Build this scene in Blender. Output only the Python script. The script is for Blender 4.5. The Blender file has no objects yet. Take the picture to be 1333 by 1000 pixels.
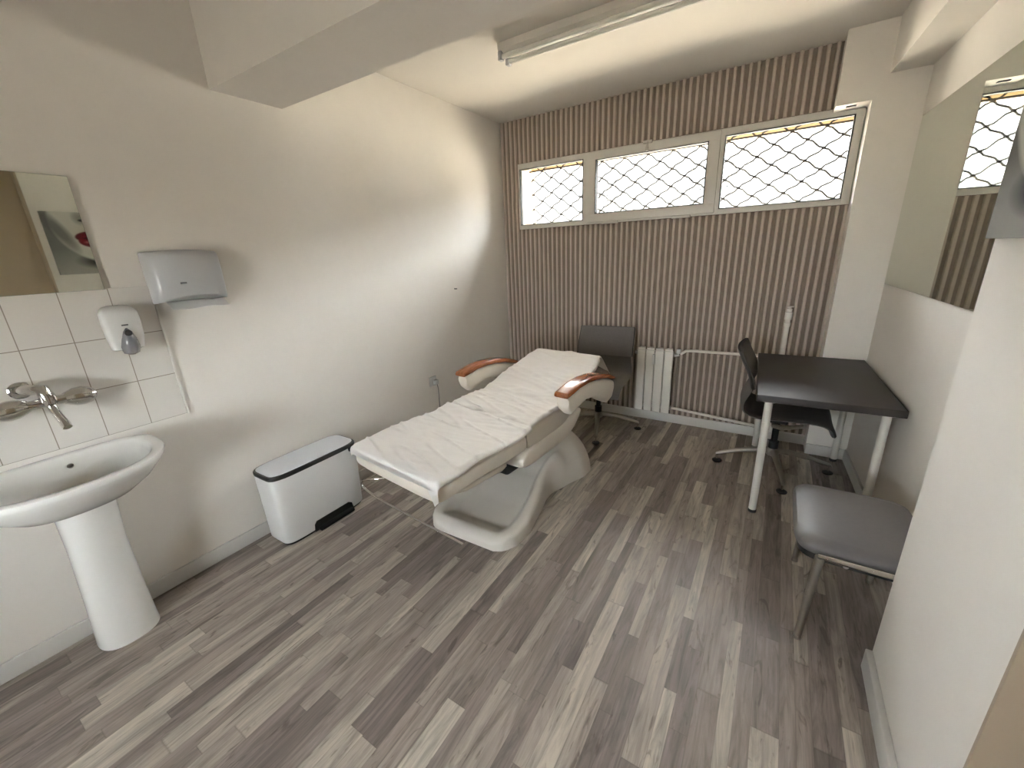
import bpy, bmesh, math, random
from mathutils import Vector, Matrix, noise

scene = bpy.context.scene
# ------------------------------------------------------------------ camera
F_PX = 534.27
YAW, PITCH, ROLL = -0.573, -0.3082, -0.0439
cam_data = bpy.data.cameras.new('camera')
cam = bpy.data.objects.new('camera', cam_data)
scene.collection.objects.link(cam)
cam_data.sensor_width = 36.0
cam_data.lens = F_PX / 1333 * 36.0
cam_data.clip_start = 0.02
fw = Vector((math.sin(YAW) * math.cos(PITCH), math.cos(YAW) * math.cos(PITCH), math.sin(PITCH)))
rt0 = Vector((math.cos(YAW), -math.sin(YAW), 0))
up0 = rt0.cross(fw)
rt = rt0 * math.cos(ROLL) + up0 * math.sin(ROLL)
up = -rt0 * math.sin(ROLL) + up0 * math.cos(ROLL)
M = Matrix((rt, up, -fw)).transposed().to_4x4()
M.translation = Vector((2.374, -3.672, 1.5204))
cam.matrix_world = M
scene.camera = cam

# ------------------------------------------------------------------ world, sun, exposure
scene.view_settings.view_transform = 'Standard'
scene.view_settings.look = 'None'
scene.view_settings.gamma = 1.0
scene.view_settings.use_curve_mapping = False
scene.view_settings.exposure = 0.42
world = bpy.data.worlds.new('world')
scene.world = world
world.use_nodes = True
wbg = world.node_tree.nodes['Background']
wbg.inputs['Color'].default_value = (0.935, 0.94, 0.985, 1)
wbg.inputs['Strength'].default_value = 42.0
sun_d = bpy.data.lights.new('sun', 'SUN')
sun_d.energy = 85.0
sun_d.angle = 0.01
sun_d.color = (1.0, 0.93, 0.82)
sun = bpy.data.objects.new('sun', sun_d)
scene.collection.objects.link(sun)
sun.rotation_euler = Vector((-0.50, -0.30, -0.81)).to_track_quat('-Z', 'Y').to_euler()   # steep, nearly along the window wall: lights yard, sill and reveal only

# ------------------------------------------------------------------ helpers
COL = scene.collection
PI = math.pi
rnd = random.Random(4)


class NT:
    def __init__(self, name, rough=0.5, col=(0.8, 0.8, 0.8), metal=0.0, spec=0.5):
        self.m = bpy.data.materials.new(name)
        self.m.use_nodes = True
        self.t = self.m.node_tree
        self.b = self.t.nodes['Principled BSDF']
        self.b.inputs['Base Color'].default_value = (*col, 1)
        self.b.inputs['Roughness'].default_value = rough
        self.b.inputs['Metallic'].default_value = metal
        self.b.inputs['Specular IOR Level'].default_value = spec

    def put(self, sock, v):
        if hasattr(v, 'is_linked') or hasattr(v, 'links'):
            self.t.links.new(v, sock)
        else:
            sock.default_value = v

    def math(self, op, a, b=0.0, c=0.0):
        n = self.t.nodes.new('ShaderNodeMath')
        n.operation = op
        self.put(n.inputs[0], a)
        self.put(n.inputs[1], b)
        self.put(n.inputs[2], c)
        return n.outputs[0]

    def obj(self):
        n = self.t.nodes.new('ShaderNodeTexCoord')
        return n.outputs['Object']

    def xyz(self, v):
        n = self.t.nodes.new('ShaderNodeSeparateXYZ')
        self.put(n.inputs[0], v)
        return n.outputs

    def vec(self, x, y, z=0.0):
        n = self.t.nodes.new('ShaderNodeCombineXYZ')
        self.put(n.inputs[0], x)
        self.put(n.inputs[1], y)
        self.put(n.inputs[2], z)
        return n.outputs[0]

    def mix(self, f, a, b):
        n = self.t.nodes.new('ShaderNodeMix')
        n.data_type = 'RGBA'
        self.put(n.inputs[0], f)
        self.put(n.inputs[6], (*a, 1) if isinstance(a, tuple) else a)
        self.put(n.inputs[7], (*b, 1) if isinstance(b, tuple) else b)
        return n.outputs[2]

    def noise(self, v, scale, detail=3, rough=0.5, dist=0.0):
        n = self.t.nodes.new('ShaderNodeTexNoise')
        self.put(n.inputs['Vector'], v)
        n.inputs['Scale'].default_value = scale
        n.inputs['Detail'].default_value = detail
        n.inputs['Roughness'].default_value = rough
        n.inputs['Distortion'].default_value = dist
        return n.outputs['Fac']

    def white(self, v):
        n = self.t.nodes.new('ShaderNodeTexWhiteNoise')
        n.noise_dimensions = '2D'
        self.put(n.inputs['Vector'], v)
        return n.outputs['Value']

    def ramp(self, f, stops, interp='LINEAR'):
        n = self.t.nodes.new('ShaderNodeValToRGB')
        self.put(n.inputs[0], f)
        cr = n.color_ramp
        cr.interpolation = interp
        while len(cr.elements) < len(stops):
            cr.elements.new(0.5)
        for e, (p, c) in zip(cr.elements, stops):
            e.position = p
            e.color = (*c, 1)
        return n.outputs[0]

    def maprange(self, v, a, b, c=0.0, d=1.0):
        n = self.t.nodes.new('ShaderNodeMapRange')
        self.put(n.inputs[0], v)
        for i, x in enumerate((a, b, c, d)):
            n.inputs[i + 1].default_value = x
        return n.outputs[0]

    def bump(self, h, strength=0.2, dist=0.002):
        n = self.t.nodes.new('ShaderNodeBump')
        n.inputs['Strength'].default_value = strength
        n.inputs['Distance'].default_value = dist
        self.put(n.inputs['Height'], h)
        self.t.links.new(n.outputs[0], self.b.inputs['Normal'])

    def color(self, c):
        self.put(self.b.inputs['Base Color'], c)


def plain(name, col, rough=0.5, metal=0.0, spec=0.5, bump=None):
    n = NT(name, rough, col, metal, spec)
    if bump:
        n.bump(n.noise(n.obj(), bump[0], 2), bump[1], bump[2])
    return n.m


def speckle(name, col, rough, amt, scale, spec=0.5, bump=0.0):
    n = NT(name, rough, col, 0, spec)
    f = n.noise(n.obj(), scale, 4)
    a = tuple(c * (1 - amt) for c in col)
    b = tuple(min(1, c * (1 + amt)) for c in col)
    n.color(n.mix(f, a, b))
    if bump:
        n.bump(f, bump, 0.002)
    return n.m


WALL = speckle('wall_paint', (0.825, 0.79, 0.735), 0.75, 0.025, 9, 0.3, 0.15)
CEIL = speckle('ceiling_paint', (0.80, 0.765, 0.71), 0.8, 0.02, 6, 0.3, 0.1)
WHITE_TRIM = speckle('white_trim', (0.70, 0.685, 0.65), 0.4, 0.02, 20)
PVC = plain('white_pvc', (0.62, 0.60, 0.56), 0.35)
CERAMIC = plain('white_ceramic', (0.80, 0.79, 0.76), 0.12)
CHROME = plain('chrome', (0.80, 0.79, 0.78), 0.12, 1.0)
STEEL = plain('brushed_aluminium', (0.50, 0.48, 0.45), 0.35, 1.0)
BLACK = plain('black_plastic', (0.012, 0.012, 0.012), 0.45)
DARKPIPE = plain('black_rubber', (0.02, 0.02, 0.02), 0.7)
WPLASTIC = plain('white_plastic', (0.72, 0.72, 0.70), 0.25)
GPLASTIC = plain('pale_grey_plastic', (0.50, 0.51, 0.52), 0.28)
DGREY = plain('dark_grey_plastic', (0.12, 0.12, 0.125), 0.3)
WMETAL = plain('white_enamel', (0.74, 0.71, 0.66), 0.35)
BINW = plain('bin_enamel', (0.80, 0.80, 0.79), 0.42)
BINTOP = plain('bin_lid_enamel', (0.72, 0.74, 0.78), 0.35)
VINYL = speckle('cream_vinyl', (0.78, 0.72, 0.63), 0.42, 0.02, 12)
BASEP = speckle('grey_beige_shell', (0.76, 0.725, 0.665), 0.38, 0.03, 8)
SHEET = speckle('white_cotton', (0.82, 0.79, 0.76), 0.85, 0.02, 25, 0.2, 0.2)
TABLE = speckle('black_brown_laminate', (0.022, 0.018, 0.017), 0.42, 0.25, 14)
GREYVINYL = speckle('grey_leatherette', (0.135, 0.128, 0.125), 0.42, 0.08, 60)
CHARCOAL = speckle('charcoal_fabric', (0.13, 0.12, 0.113), 0.65, 0.15, 80)
BEIGE = plain('outer_reveal_render', (0.50, 0.40, 0.27), 0.8)
GRILLE = plain('painted_grille', (0.022, 0.022, 0.022), 0.6, 0.0, 0.1)
PAPER = plain('paper_towel', (0.80, 0.79, 0.77), 0.9)
DOORM = speckle('tan_door', (0.40, 0.32, 0.23), 0.55, 0.05, 5)
FACADE = speckle('pale_facade', (0.09, 0.089, 0.086), 0.85, 0.04, 3)
YARD = speckle('concrete_yard', (0.40, 0.36, 0.31), 0.9, 0.08, 2)
DGLASS = plain('facade_glass', (0.02, 0.02, 0.02), 0.3)
MIRROR = plain('mirror_silver', (0.80, 0.83, 0.76), 0.02, 1.0)
MEDGE = plain('mirror_edge', (0.30, 0.38, 0.32), 0.2)


def slat_mat():
    n = NT('slat_panel', 0.6, (0.30, 0.255, 0.215), 0, 0.3)
    o = n.xyz(n.obj())
    g = n.noise(n.vec(n.math('MULTIPLY', o[0], 60), o[1], n.math('MULTIPLY', o[2], 2.0)), 3, 4)
    n.color(n.mix(g, (0.44, 0.375, 0.32), (0.53, 0.455, 0.39)))
    return n.m


SLAT = slat_mat()


def wood_mat():
    n = NT('lacquered_wood', 0.22, (0.3, 0.1, 0.04))
    o = n.xyz(n.obj())
    g = n.noise(n.vec(n.math('MULTIPLY', o[0], 14), n.math('MULTIPLY', o[1], 2), n.math('MULTIPLY', o[2], 14)), 3, 4, 0.6, 0.5)
    n.color(n.ramp(g, [(0.3, (0.16, 0.045, 0.014)), (0.7, (0.36, 0.13, 0.05))]))
    return n.m


WOOD = wood_mat()


def floor_mat():
    n = NT('laminate_floor', 0.42, (0.3, 0.27, 0.24), 0, 0.45)
    o = n.xyz(n.obj())
    w = 0.058
    sx = n.math('ADD', n.math('DIVIDE', o[0], w), n.math('MULTIPLY', n.math('SINE', n.math('MULTIPLY', o[0], 33.7)), 0.20))
    i = n.math('FLOOR', sx)
    fx = n.math('FRACT', sx)
    off = n.math('MULTIPLY', n.white(n.vec(i, 3.7)), 7.0)
    sy = n.math('ADD', n.math('DIVIDE', o[1], 0.52), off)
    # vary the strip lengths by warping the running coordinate strip by strip
    wob = n.math('MULTIPLY', n.math('SINE', n.math('ADD', n.math('MULTIPLY', sy, 2.1), n.math('MULTIPLY', i, 1.7))), 0.28)
    sy = n.math('ADD', sy, wob)
    j = n.math('FLOOR', sy)
    fy = n.math('FRACT', sy)
    h = n.white(n.vec(i, n.math('ADD', j, 0.31)))
    h2 = n.white(n.vec(n.math('ADD', j, 9.2), i))
    base = n.ramp(h, [(0.0, (0.170, 0.142, 0.126)), (0.22, (0.230, 0.196, 0.178)), (0.45, (0.275, 0.235, 0.204)),
                      (0.68, (0.345, 0.302, 0.260)), (0.84, (0.42, 0.374, 0.320)), (1.0, (0.50, 0.455, 0.39))])
    gx = n.math('ADD', n.math('MULTIPLY', o[0], 9.0), n.math('MULTIPLY', h2, 30.0))
    gy = n.math('ADD', n.math('MULTIPLY', o[1], 1.0), n.math('MULTIPLY', h, 17.0))
    g1 = n.noise(n.vec(gx, gy, h2), 3.2, 6, 0.62, 0.9)
    g2 = n.noise(n.vec(n.math('MULTIPLY', gx, 5.0), gy), 3.0, 3, 0.6, 0.2)
    k = n.math('ADD', n.math('MULTIPLY', g1, 0.75), n.math('MULTIPLY', g2, 0.25))
    mul = n.maprange(k, 0.34, 0.62, 0.58, 1.36)
    n2 = n.t.nodes.new('ShaderNodeMix')
    n2.data_type = 'RGBA'
    n2.blend_type = 'MULTIPLY'
    n2.inputs[0].default_value = 1.0
    n.put(n2.inputs[6], base)
    comb = n.vec(mul, mul, mul)
    n.put(n2.inputs[7], comb)
    c = n2.outputs[2]
    # knots and dark cracks of the printed wood
    kn = n.noise(n.vec(n.math('MULTIPLY', gx, 1.0), n.math('MULTIPLY', gy, 1.9), 4.0), 2.3, 3, 0.6, 1.8)
    km = n.maprange(kn, 0.60, 0.70, 0.0, 0.6)
    c = n.mix(km, c, (0.075, 0.055, 0.045))
    # joints
    ex = n.math('MINIMUM', fx, n.math('SUBTRACT', 1.0, fx))
    mx = n.maprange(ex, 0.0, 0.03, 0.35, 0.0)
    ey = n.math('MINIMUM', fy, n.math('SUBTRACT', 1.0, fy))
    my = n.maprange(ey, 0.0, 0.006, 0.35, 0.0)
    c = n.mix(n.math('MAXIMUM', mx, my), c, (0.07, 0.055, 0.045))
    n.color(c)
    n.put(n.b.inputs['Roughness'], n.maprange(g1, 0.3, 0.7, 0.36, 0.5))
    n.bump(g2, 0.08, 0.001)
    return n.m


FLOOR = floor_mat()


def tile_mat():
    # 15 x 20 cm wall tiles; the grout grid is fixed to the wall
    n = NT('wall_tiles', 0.22, (0.72, 0.69, 0.63))
    o = n.xyz(n.obj())
    a = n.math('FRACT', n.math('DIVIDE', n.math('ADD', o[1], 2.946 + 3.0), 0.1505))
    b = n.math('FRACT', n.math('DIVIDE', n.math('SUBTRACT', o[2], 0.843), 0.2035))
    ea = n.math('MINIMUM', a, n.math('SUBTRACT', 1.0, a))
    eb = n.math('MINIMUM', b, n.math('SUBTRACT', 1.0, b))
    m = n.math('MAXIMUM', n.maprange(ea, 0.008, 0.013, 1.0, 0.0), n.maprange(eb, 0.006, 0.010, 1.0, 0.0))
    n.color(n.mix(m, (0.74, 0.71, 0.66), (0.30, 0.26, 0.21)))
    n.put(n.b.inputs['Roughness'], n.math('ADD', 0.2, n.math('MULTIPLY', m, 0.6)))
    return n.m


TILE = tile_mat()


def glass_mat():
    m = bpy.data.materials.new('window_glass')
    m.use_nodes = True
    t = m.node_tree
    t.nodes.remove(t.nodes['Principled BSDF'])
    out = t.nodes['Material Output']
    tr = t.nodes.new('ShaderNodeBsdfTransparent')
    tr.inputs[0].default_value = (0.96, 0.98, 0.97, 1)
    gl = t.nodes.new('ShaderNodeBsdfGlossy')
    gl.inputs['Roughness'].default_value = 0.01
    fr = t.nodes.new('ShaderNodeFresnel')
    fr.inputs[0].default_value = 1.3
    mx = t.nodes.new('ShaderNodeMixShader')
    t.links.new(fr.outputs[0], mx.inputs[0])
    t.links.new(tr.outputs[0], mx.inputs[1])
    t.links.new(gl.outputs[0], mx.inputs[2])
    t.links.new(mx.outputs[0], out.inputs[0])
    return m


GLASS = glass_mat()


def picture_mat():
    # black and white print of the lower half of a face with dark red lips
    n = NT('portrait_print', 0.7, (0.5, 0.5, 0.5), 0, 0.2)
    o = n.xyz(n.obj())
    Y, Z = o[1], o[2]

    def ell(cy, cz, a, b, soft=0.15, rot=0.0):
        dy = n.math('SUBTRACT', Y, cy)
        dz = n.math('SUBTRACT', Z, cz)
        if rot:
            c, s = math.cos(rot), math.sin(rot)
            dy, dz = (n.math('ADD', n.math('MULTIPLY', dy, c), n.math('MULTIPLY', dz, s)),
                      n.math('SUBTRACT', n.math('MULTIPLY', dz, c), n.math('MULTIPLY', dy, s)))
        r = n.math('ADD', n.math('POWER', n.math('ABSOLUTE', n.math('DIVIDE', dy, a)), 2.0),
                   n.math('POWER', n.math('ABSOLUTE', n.math('DIVIDE', dz, b)), 2.0))
        return n.maprange(r, 1 - soft, 1 + soft, 1.0, 0.0)
    c = n.mix(ell(-2.35, 1.44, 0.40, 0.24, 0.7), (0.17, 0.175, 0.165), (0.33, 0.33, 0.30))
    c = n.mix(ell(-2.33, 1.61, 0.17, 0.06, 0.6), c, (0.025, 0.025, 0.025))
    c = n.mix(ell(-2.32, 1.93, 0.30, 0.325, 0.06), c, (0.62, 0.62, 0.56))
    c = n.mix(n.math('MULTIPLY', ell(-2.575, 1.86, 0.045, 0.17, 0.8, 0.45), 0.85), c, (0.10, 0.10, 0.10))
    c = n.mix(n.math('MULTIPLY', ell(-2.42, 1.965, 0.045, 0.05, 0.9), 0.7), c, (0.16, 0.16, 0.15))
    c = n.mix(ell(-2.415, 1.945, 0.022, 0.010, 0.5), c, (0.02, 0.02, 0.02))
    c = n.mix(ell(-2.325, 1.945, 0.022, 0.010, 0.5), c, (0.02, 0.02, 0.02))
    c = n.mix(ell(-2.405, 1.815, 0.085, 0.040, 0.15, 0.12), c, (0.09, 0.004, 0.010))
    c = n.mix(ell(-2.335, 1.815, 0.085, 0.040, 0.15, -0.12), c, (0.09, 0.004, 0.010))
    c = n.mix(ell(-2.37, 1.775, 0.105, 0.052, 0.12), c, (0.13, 0.006, 0.014))
    c = n.mix(ell(-2.37, 1.800, 0.080, 0.009, 0.5), c, (0.01, 0.002, 0.004))
    c = n.mix(n.math('MULTIPLY', ell(-2.375, 1.768, 0.055, 0.012, 0.8), 0.8), c, (0.55, 0.18, 0.22))
    n.color(c)
    return n.m


PICTURE = picture_mat()


def add_obj(name, verts, faces, mat, parent=None, smooth=True, angle=40):
    me = bpy.data.meshes.new(name)
    me.from_pydata([tuple(v) for v in verts], [], faces)
    me.update()
    bm = bmesh.new()
    bm.from_mesh(me)
    bmesh.ops.recalc_face_normals(bm, faces=bm.faces)
    if smooth:
        lim = math.radians(angle)
        for f in bm.faces:
            f.smooth = True
        for e in bm.edges:
            if len(e.link_faces) == 2 and e.calc_face_angle(0) > lim:
                e.smooth = False
    bm.to_mesh(me)
    bm.free()
    me.materials.append(mat)
    o = bpy.data.objects.new(name, me)
    COL.objects.link(o)
    if parent:
        o.parent = parent
    return o


class MB:
    """collects shapes for one mesh"""
    def __init__(self):
        self.v, self.f = [], []

    def add(self, v, f):
        k = len(self.v)
        self.v += [tuple(p) for p in v]
        self.f += [tuple(i + k for i in q) for q in f]
        return self

    def box(self, a, b, bev=0.0, T=None):
        bm = bmesh.new()
        bmesh.ops.create_cube(bm, size=1)
        c = [(a[i] + b[i]) / 2 for i in range(3)]
        s = [abs(b[i] - a[i]) for i in range(3)]
        for v in bm.verts:
            v.co = Vector((c[0] + v.co.x * s[0], c[1] + v.co.y * s[1], c[2] + v.co.z * s[2]))
        if bev:
            bmesh.ops.bevel(bm, geom=list(bm.edges), offset=min(bev, min(s) * 0.49), segments=3, profile=0.5, affect='EDGES')
        if T is not None:
            bmesh.ops.transform(bm, matrix=T, verts=bm.verts)
        bm.verts.index_update()
        self.add([v.co[:] for v in bm.verts], [[v.index for v in f.verts] for f in bm.faces])
        bm.free()
        return self

    def tube(self, pts, r, n=12, caps=True, closed=False):
        pts = [Vector(p) for p in pts]
        rs = r if isinstance(r, (list, tuple)) else [r] * len(pts)
        rings = []
        prev = None
        for i, p in enumerate(pts):
            if closed:
                d = pts[(i + 1) % len(pts)] - pts[i - 1]
            elif i == 0:
                d = pts[1] - p
            elif i == len(pts) - 1:
                d = p - pts[-2]
            else:
                d = (pts[i + 1] - p).normalized() + (p - pts[i - 1]).normalized()
            d.normalize()
            if prev is None:
                a = Vector((0, 0, 1)) if abs(d.z) < 0.9 else Vector((1, 0, 0))
                x = d.cross(a).normalized()
            else:
                x = (prev - d * prev.dot(d)).normalized()
            prev = x
            y = d.cross(x)
            rings.append([p + (x * math.cos(t) + y * math.sin(t)) * rs[i] for t in [2 * PI * k / n for k in range(n)]])
        v = [q for R in rings for q in R]
        f = []
        m = len(rings)
        for i in range(m if closed else m - 1):
            for k in range(n):
                f.append((i * n + k, i * n + (k + 1) % n, ((i + 1) % m) * n + (k + 1) % n, ((i + 1) % m) * n + k))
        if caps and not closed:
            f.append(tuple(range(n))[::-1])
            f.append(tuple((m - 1) * n + k for k in range(n)))
        return self.add(v, f)

    def lathe(self, prof, c=(0, 0, 0), n=28, axis='z'):
        v, f = [], []
        for (r, z) in prof:
            for k in range(n):
                t = 2 * PI * k / n
                p = (r * math.cos(t), r * math.sin(t), z)
                if axis == 'x':
                    p = (z, p[0], p[1])
                if axis == 'y':
                    p = (p[0], z, p[1])
                v.append((p[0] + c[0], p[1] + c[1], p[2] + c[2]))
        m = len(prof)
        for i in range(m - 1):
            for k in range(n):
                f.append((i * n + k, i * n + (k + 1) % n, (i + 1) * n + (k + 1) % n, (i + 1) * n + k))
        if prof[0][0] > 1e-6:
            f.append(tuple(range(n)))
        if prof[-1][0] > 1e-6:
            f.append(tuple((m - 1) * n + k for k in range(n)))
        return self.add(v, f)

    def rings(self, rings, caps=True):
        n = len(rings[0])
        v = [p for R in rings for p in R]
        f = []
        for i in range(len(rings) - 1):
            for k in range(n):
                f.append((i * n + k, i * n + (k + 1) % n, (i + 1) * n + (k + 1) % n, (i + 1) * n + k))
        if caps:
            f.append(tuple(range(n)))
            f.append(tuple((len(rings) - 1) * n + k for k in range(n)))
        return self.add(v, f)

    def grid(self, pts):
        m, n = len(pts), len(pts[0])
        return self.add([p for R in pts for p in R],
                        [(i * n + k, i * n + k + 1, (i + 1) * n + k + 1, (i + 1) * n + k) for i in range(m - 1) for k in range(n - 1)])

    def prism(self, poly, a, b, axis='z'):
        def P(x, y, z):
            return {'z': (x, y, z), 'x': (z, x, y), 'y': (x, z, y)}[axis]
        n = len(poly)
        v = [P(x, y, a) for x, y in poly] + [P(x, y, b) for x, y in poly]
        f = [tuple(range(n)), tuple(range(n, 2 * n))] + [(k, (k + 1) % n, n + (k + 1) % n, n + k) for k in range(n)]
        return self.add(v, f)

    def build(self, name, mat, parent=None, smooth=True, angle=40):
        return add_obj(name, self.v, self.f, mat, parent, smooth, angle)


def superring(cx, cy, z, ax, ay, e=4.0, n=40):
    out = []
    for k in range(n):
        t = 2 * PI * k / n
        c, s = math.cos(t), math.sin(t)
        out.append((cx + ax * math.copysign(abs(c) ** (2 / e), c), cy + ay * math.copysign(abs(s) ** (2 / e), s), z))
    return out


def tag(o, label=None, cat=None, group=None, kind=None):
    if label: o['label'] = label
    if cat: o['category'] = cat
    if group: o['group'] = group
    if kind: o['kind'] = kind
    return o


def empty(name, loc=(0, 0, 0), rz=0.0):
    o = bpy.data.objects.new(name, None)
    o.empty_display_size = 0.1
    COL.objects.link(o)
    o.location = loc
    o.rotation_euler = (0, 0, rz)
    return o


def copy_tree(o, parent=None):
    c = o.copy()
    COL.objects.link(c)
    if parent:
        c.parent = parent
    for ch in [x for x in bpy.data.objects if x.parent == o]:
        copy_tree(ch, c)
    return c


def struct(name, mb, mat, smooth=False):
    return tag(mb.build(name, mat, smooth=smooth), kind='structure')


def interp(x, pts):
    if x <= pts[0][0]:
        return pts[0][1]
    for (a, p), (b, q) in zip(pts, pts[1:]):
        if x <= b:
            t = (x - a) / (b - a)
            t = t * t * (3 - 2 * t) * 0.5 + t * 0.5
            return p + (q - p) * t
    return pts[-1][1]


# ------------------------------------------------------------------ room shell
H = 2.671
WX = 2.945          # right wall of the niche
NX = 2.84           # nearer, thicker stretch of the right wall
YB = -5.3           # wall behind the camera
WT = 0.30           # outer wall thickness
WX0, WX1, WZ0, WZ1 = 0.185, 2.70, 1.735, 2.305   # window opening
PX, PY = 2.705, -0.175                             # pillar in the back right corner

struct('floor', MB().box((-0.3, YB - 0.3, -0.2), (4.3, WT, 0.0)), FLOOR)
struct('ceiling', MB().box((-0.3, YB - 2.0, H), (4.3, WT, H + 0.25)), CEIL)   # runs on outside, unseen: overhang added to block the sun
struct('wall_left', MB().box((-0.3, YB - 0.3, 0), (0, WT, H)), WALL)
wb = MB()
wb.box((-0.3, 0.004, 0), (3.3, WT, WZ0)).box((-0.3, 0.004, WZ1), (3.3, WT, H))
wb.box((-0.3, 0.004, WZ0), (WX0, WT, WZ1)).box((WX1, 0.004, WZ0), (3.3, WT, WZ1))
struct('wall_back', wb, WALL)
wf = MB()
wf.box((-0.3, YB - 0.3, 0), (4.3, YB, 0.7)).box((-0.3, YB - 0.3, 1.6), (4.3, YB, H))
wf.box((-0.3, YB - 0.3, 0.7), (1.10, YB, 1.6)).box((1.80, YB - 0.3, 0.7), (4.3, YB, 1.6))
struct('wall_front', wf, WALL)
# unseen window added behind the camera to fill the near room with daylight
w2 = empty('fill_window', (1.10, YB - 0.12, 0.70))
tag(w2, kind='structure')
m = MB()
for a in ((0, 0.05, 0, 0.9), (0.65, 0.70, 0, 0.9), (0, 0.7, 0, 0.05), (0, 0.7, 0.85, 0.9)):
    m.box((a[0], 0, a[2]), (a[1], 0.06, a[3]), 0.004)
m.build('window_frame', PVC, w2)
for a, b in ((0.05, 0.65),):
    MB().box((a, 0.025, 0.05), (b, 0.029, 0.85)).build('pane', GLASS, w2)
wr = MB()
SK = 0.05            # the niche wall runs slightly outwards towards the camera
def wall_x(y):
    return WX + SK * (PY - y)
wr.prism([(WX - 0.01, 0.0), (wall_x(PY), PY), (wall_x(-2.04), -2.04), (3.35, -2.04), (3.35, 0.0)], 0, H)
wr.box((NX, -2.70, 0), (3.35, -2.04, H))
wr.box((NX + 0.0, -2.70, 2.45), (3.35, -3.62, H))     # above the door
wr.box((NX, YB, 0), (3.35, -3.62, H))
wr.box((NX + 0.12, -3.62, 0), (3.35, -2.70, 2.45))
struct('wall_right', wr, WALL)
pl = MB()
pl.box((PX, PY, 0), (WX, 0.0, H))
pl.box((2.535, PY, 2.285), (PX, 0.0, H))
struct('wall_pillar', pl, WALL)
struct('trim_1', MB().box((0.0, -2.50, 2.31), (3.2, -2.15, H)), WALL)     # beam across the room
struct('trim_2', MB().prism([(2.765, PY), (2.765 + 0.05 * 1.95, -2.15), (3.2, -2.15), (WX + 0.005, PY)], 2.405, H), WALL)     # beam along the right wall

# slatted wall cladding
PITCH_S = 0.047
cl = MB()
prof = [(0.0, -0.001), (0.001, -0.009), (0.0045, -0.0145), (0.013, -0.0170), (0.0215, -0.0145), (0.025, -0.009), (0.026, -0.001)]
nsl = int(2.70 / PITCH_S) + 1
for i in range(nsl):
    x = 0.004 + i * PITCH_S
    if x > PX - 0.012:
        continue
    spans = []
    if x + 0.031 < WX0 - 0.002:
        spans = [(0.0, H)]
    else:
        spans = [(0.0, WZ0 - 0.003)]
        if x + 0.02 < 2.535:
            spans.append((WZ1 + 0.003, H))
    for (a, b) in spans:
        cl.prism([(min(x + p, PX - 0.001), q) for p, q in prof], a, b)
fb = MB().box((0, -0.0012, 0), (PX, 0.0038, WZ0)).box((0, -0.0012, WZ1), (2.535, 0.0038, H)).box((0, -0.0012, WZ0), (WX0, 0.0038, WZ1))
struct('trim_8', fb, plain('groove_shade_brown', (0.20, 0.163, 0.135), 0.9))       # backing between the slats, groove shade put into its darker colour
struct('trim_3', cl, SLAT, smooth=True)

# baseboards
def board(name, a, b, nx, ny, h=0.08, t=0.014):
    x0, y0 = a
    x1, y1 = b
    m = MB().box((min(x0, x1, x0 + nx * t, x1 + nx * t), min(y0, y1, y0 + ny * t, y1 + ny * t), 0),
                 (max(x0, x1, x0 + nx * t, x1 + nx * t), max(y0, y1, y0 + ny * t, y1 + ny * t), h), 0.004)
    return struct(name, m, WHITE_TRIM, True)
board('baseboard_left', (0, -0.02), (0, YB), 1, 0)
board('baseboard_back', (0, -0.016), (PX, -0.016), 0, -1)
board('baseboard_pillar', (PX, PY), (WX, PY), 0, -1)
struct('baseboard_right', MB().prism([(WX, PY), (wall_x(-2.04), -2.04), (wall_x(-2.04) - 0.014, -2.04), (WX - 0.014, PY)], 0, 0.08), WHITE_TRIM)
board('baseboard_near', (NX, -2.045), (NX, -2.70), -1, 0, 0.085, 0.022)
board('baseboard_front', (0, YB), (NX, YB), 0, 1)

# door beside the camera
d = empty('door_1', (NX + 0.05, -3.16, 0))
tag(d, kind='structure')
MB().box((0.02, -0.449, 0.004), (0.06, 0.449, 2.438), 0.003).build('door_leaf', DOORM, d)
jm = MB().box((-0.055, 0.450, 0.0), (0.07, 0.4605, 2.45), 0.001).box((-0.055, -0.4605, 0.0), (0.07, -0.450, 2.45), 0.001).box((-0.055, -0.46, 2.44), (0.07, 0.46, 2.4505), 0.001)
jm.build('door_frame', DOORM, d)
MB().tube([(0.02, -0.39, 1.03), (-0.035, -0.39, 1.03), (-0.035, -0.27, 1.03)], 0.009).build('door_handle', STEEL, d)

# ------------------------------------------------------------------ window
win = empty('window_1', (0, 0, 0))
tag(win, kind='structure')
FY0, FY1 = -0.018, 0.050
fr = MB()
def fbox(x0, x1, z0, z1, y0=FY0, y1=FY1, m=fr, bev=0.004):
    m.box((x0, y0, z0), (x1, y1, z1), bev)
fbox(WX0, WX1, WZ0, 1.772)
fbox(WX0, WX1, 2.258, WZ1)
fbox(WX0, 0.203, WZ0 + 0.001, WZ1 - 0.001, y0=-0.019)
fbox(2.655, WX1, WZ0 + 0.001, WZ1 - 0.001, y0=-0.019)
fbox(0.838, 0.885, WZ0 + 0.001, WZ1 - 0.001, y0=-0.019)
fbox(1.885, 1.925, WZ0 + 0.001, WZ1 - 0.001, y0=-0.019)
fr.build('window_frame', PVC, win)
sa = MB()
for a in ((0.873, 0.953, 1.748, 2.298), (1.820, 1.898, 1.748, 2.298), (0.874, 1.897, 1.749, 1.815), (0.874, 1.897, 2.237, 2.297)):
    fbox(*a, y0=-0.032 - 0.001 * (a[1] - a[0] > 0.5), y1=0.040, m=sa)
sash = sa.build('sash', PVC, win)
g = MB()
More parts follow.
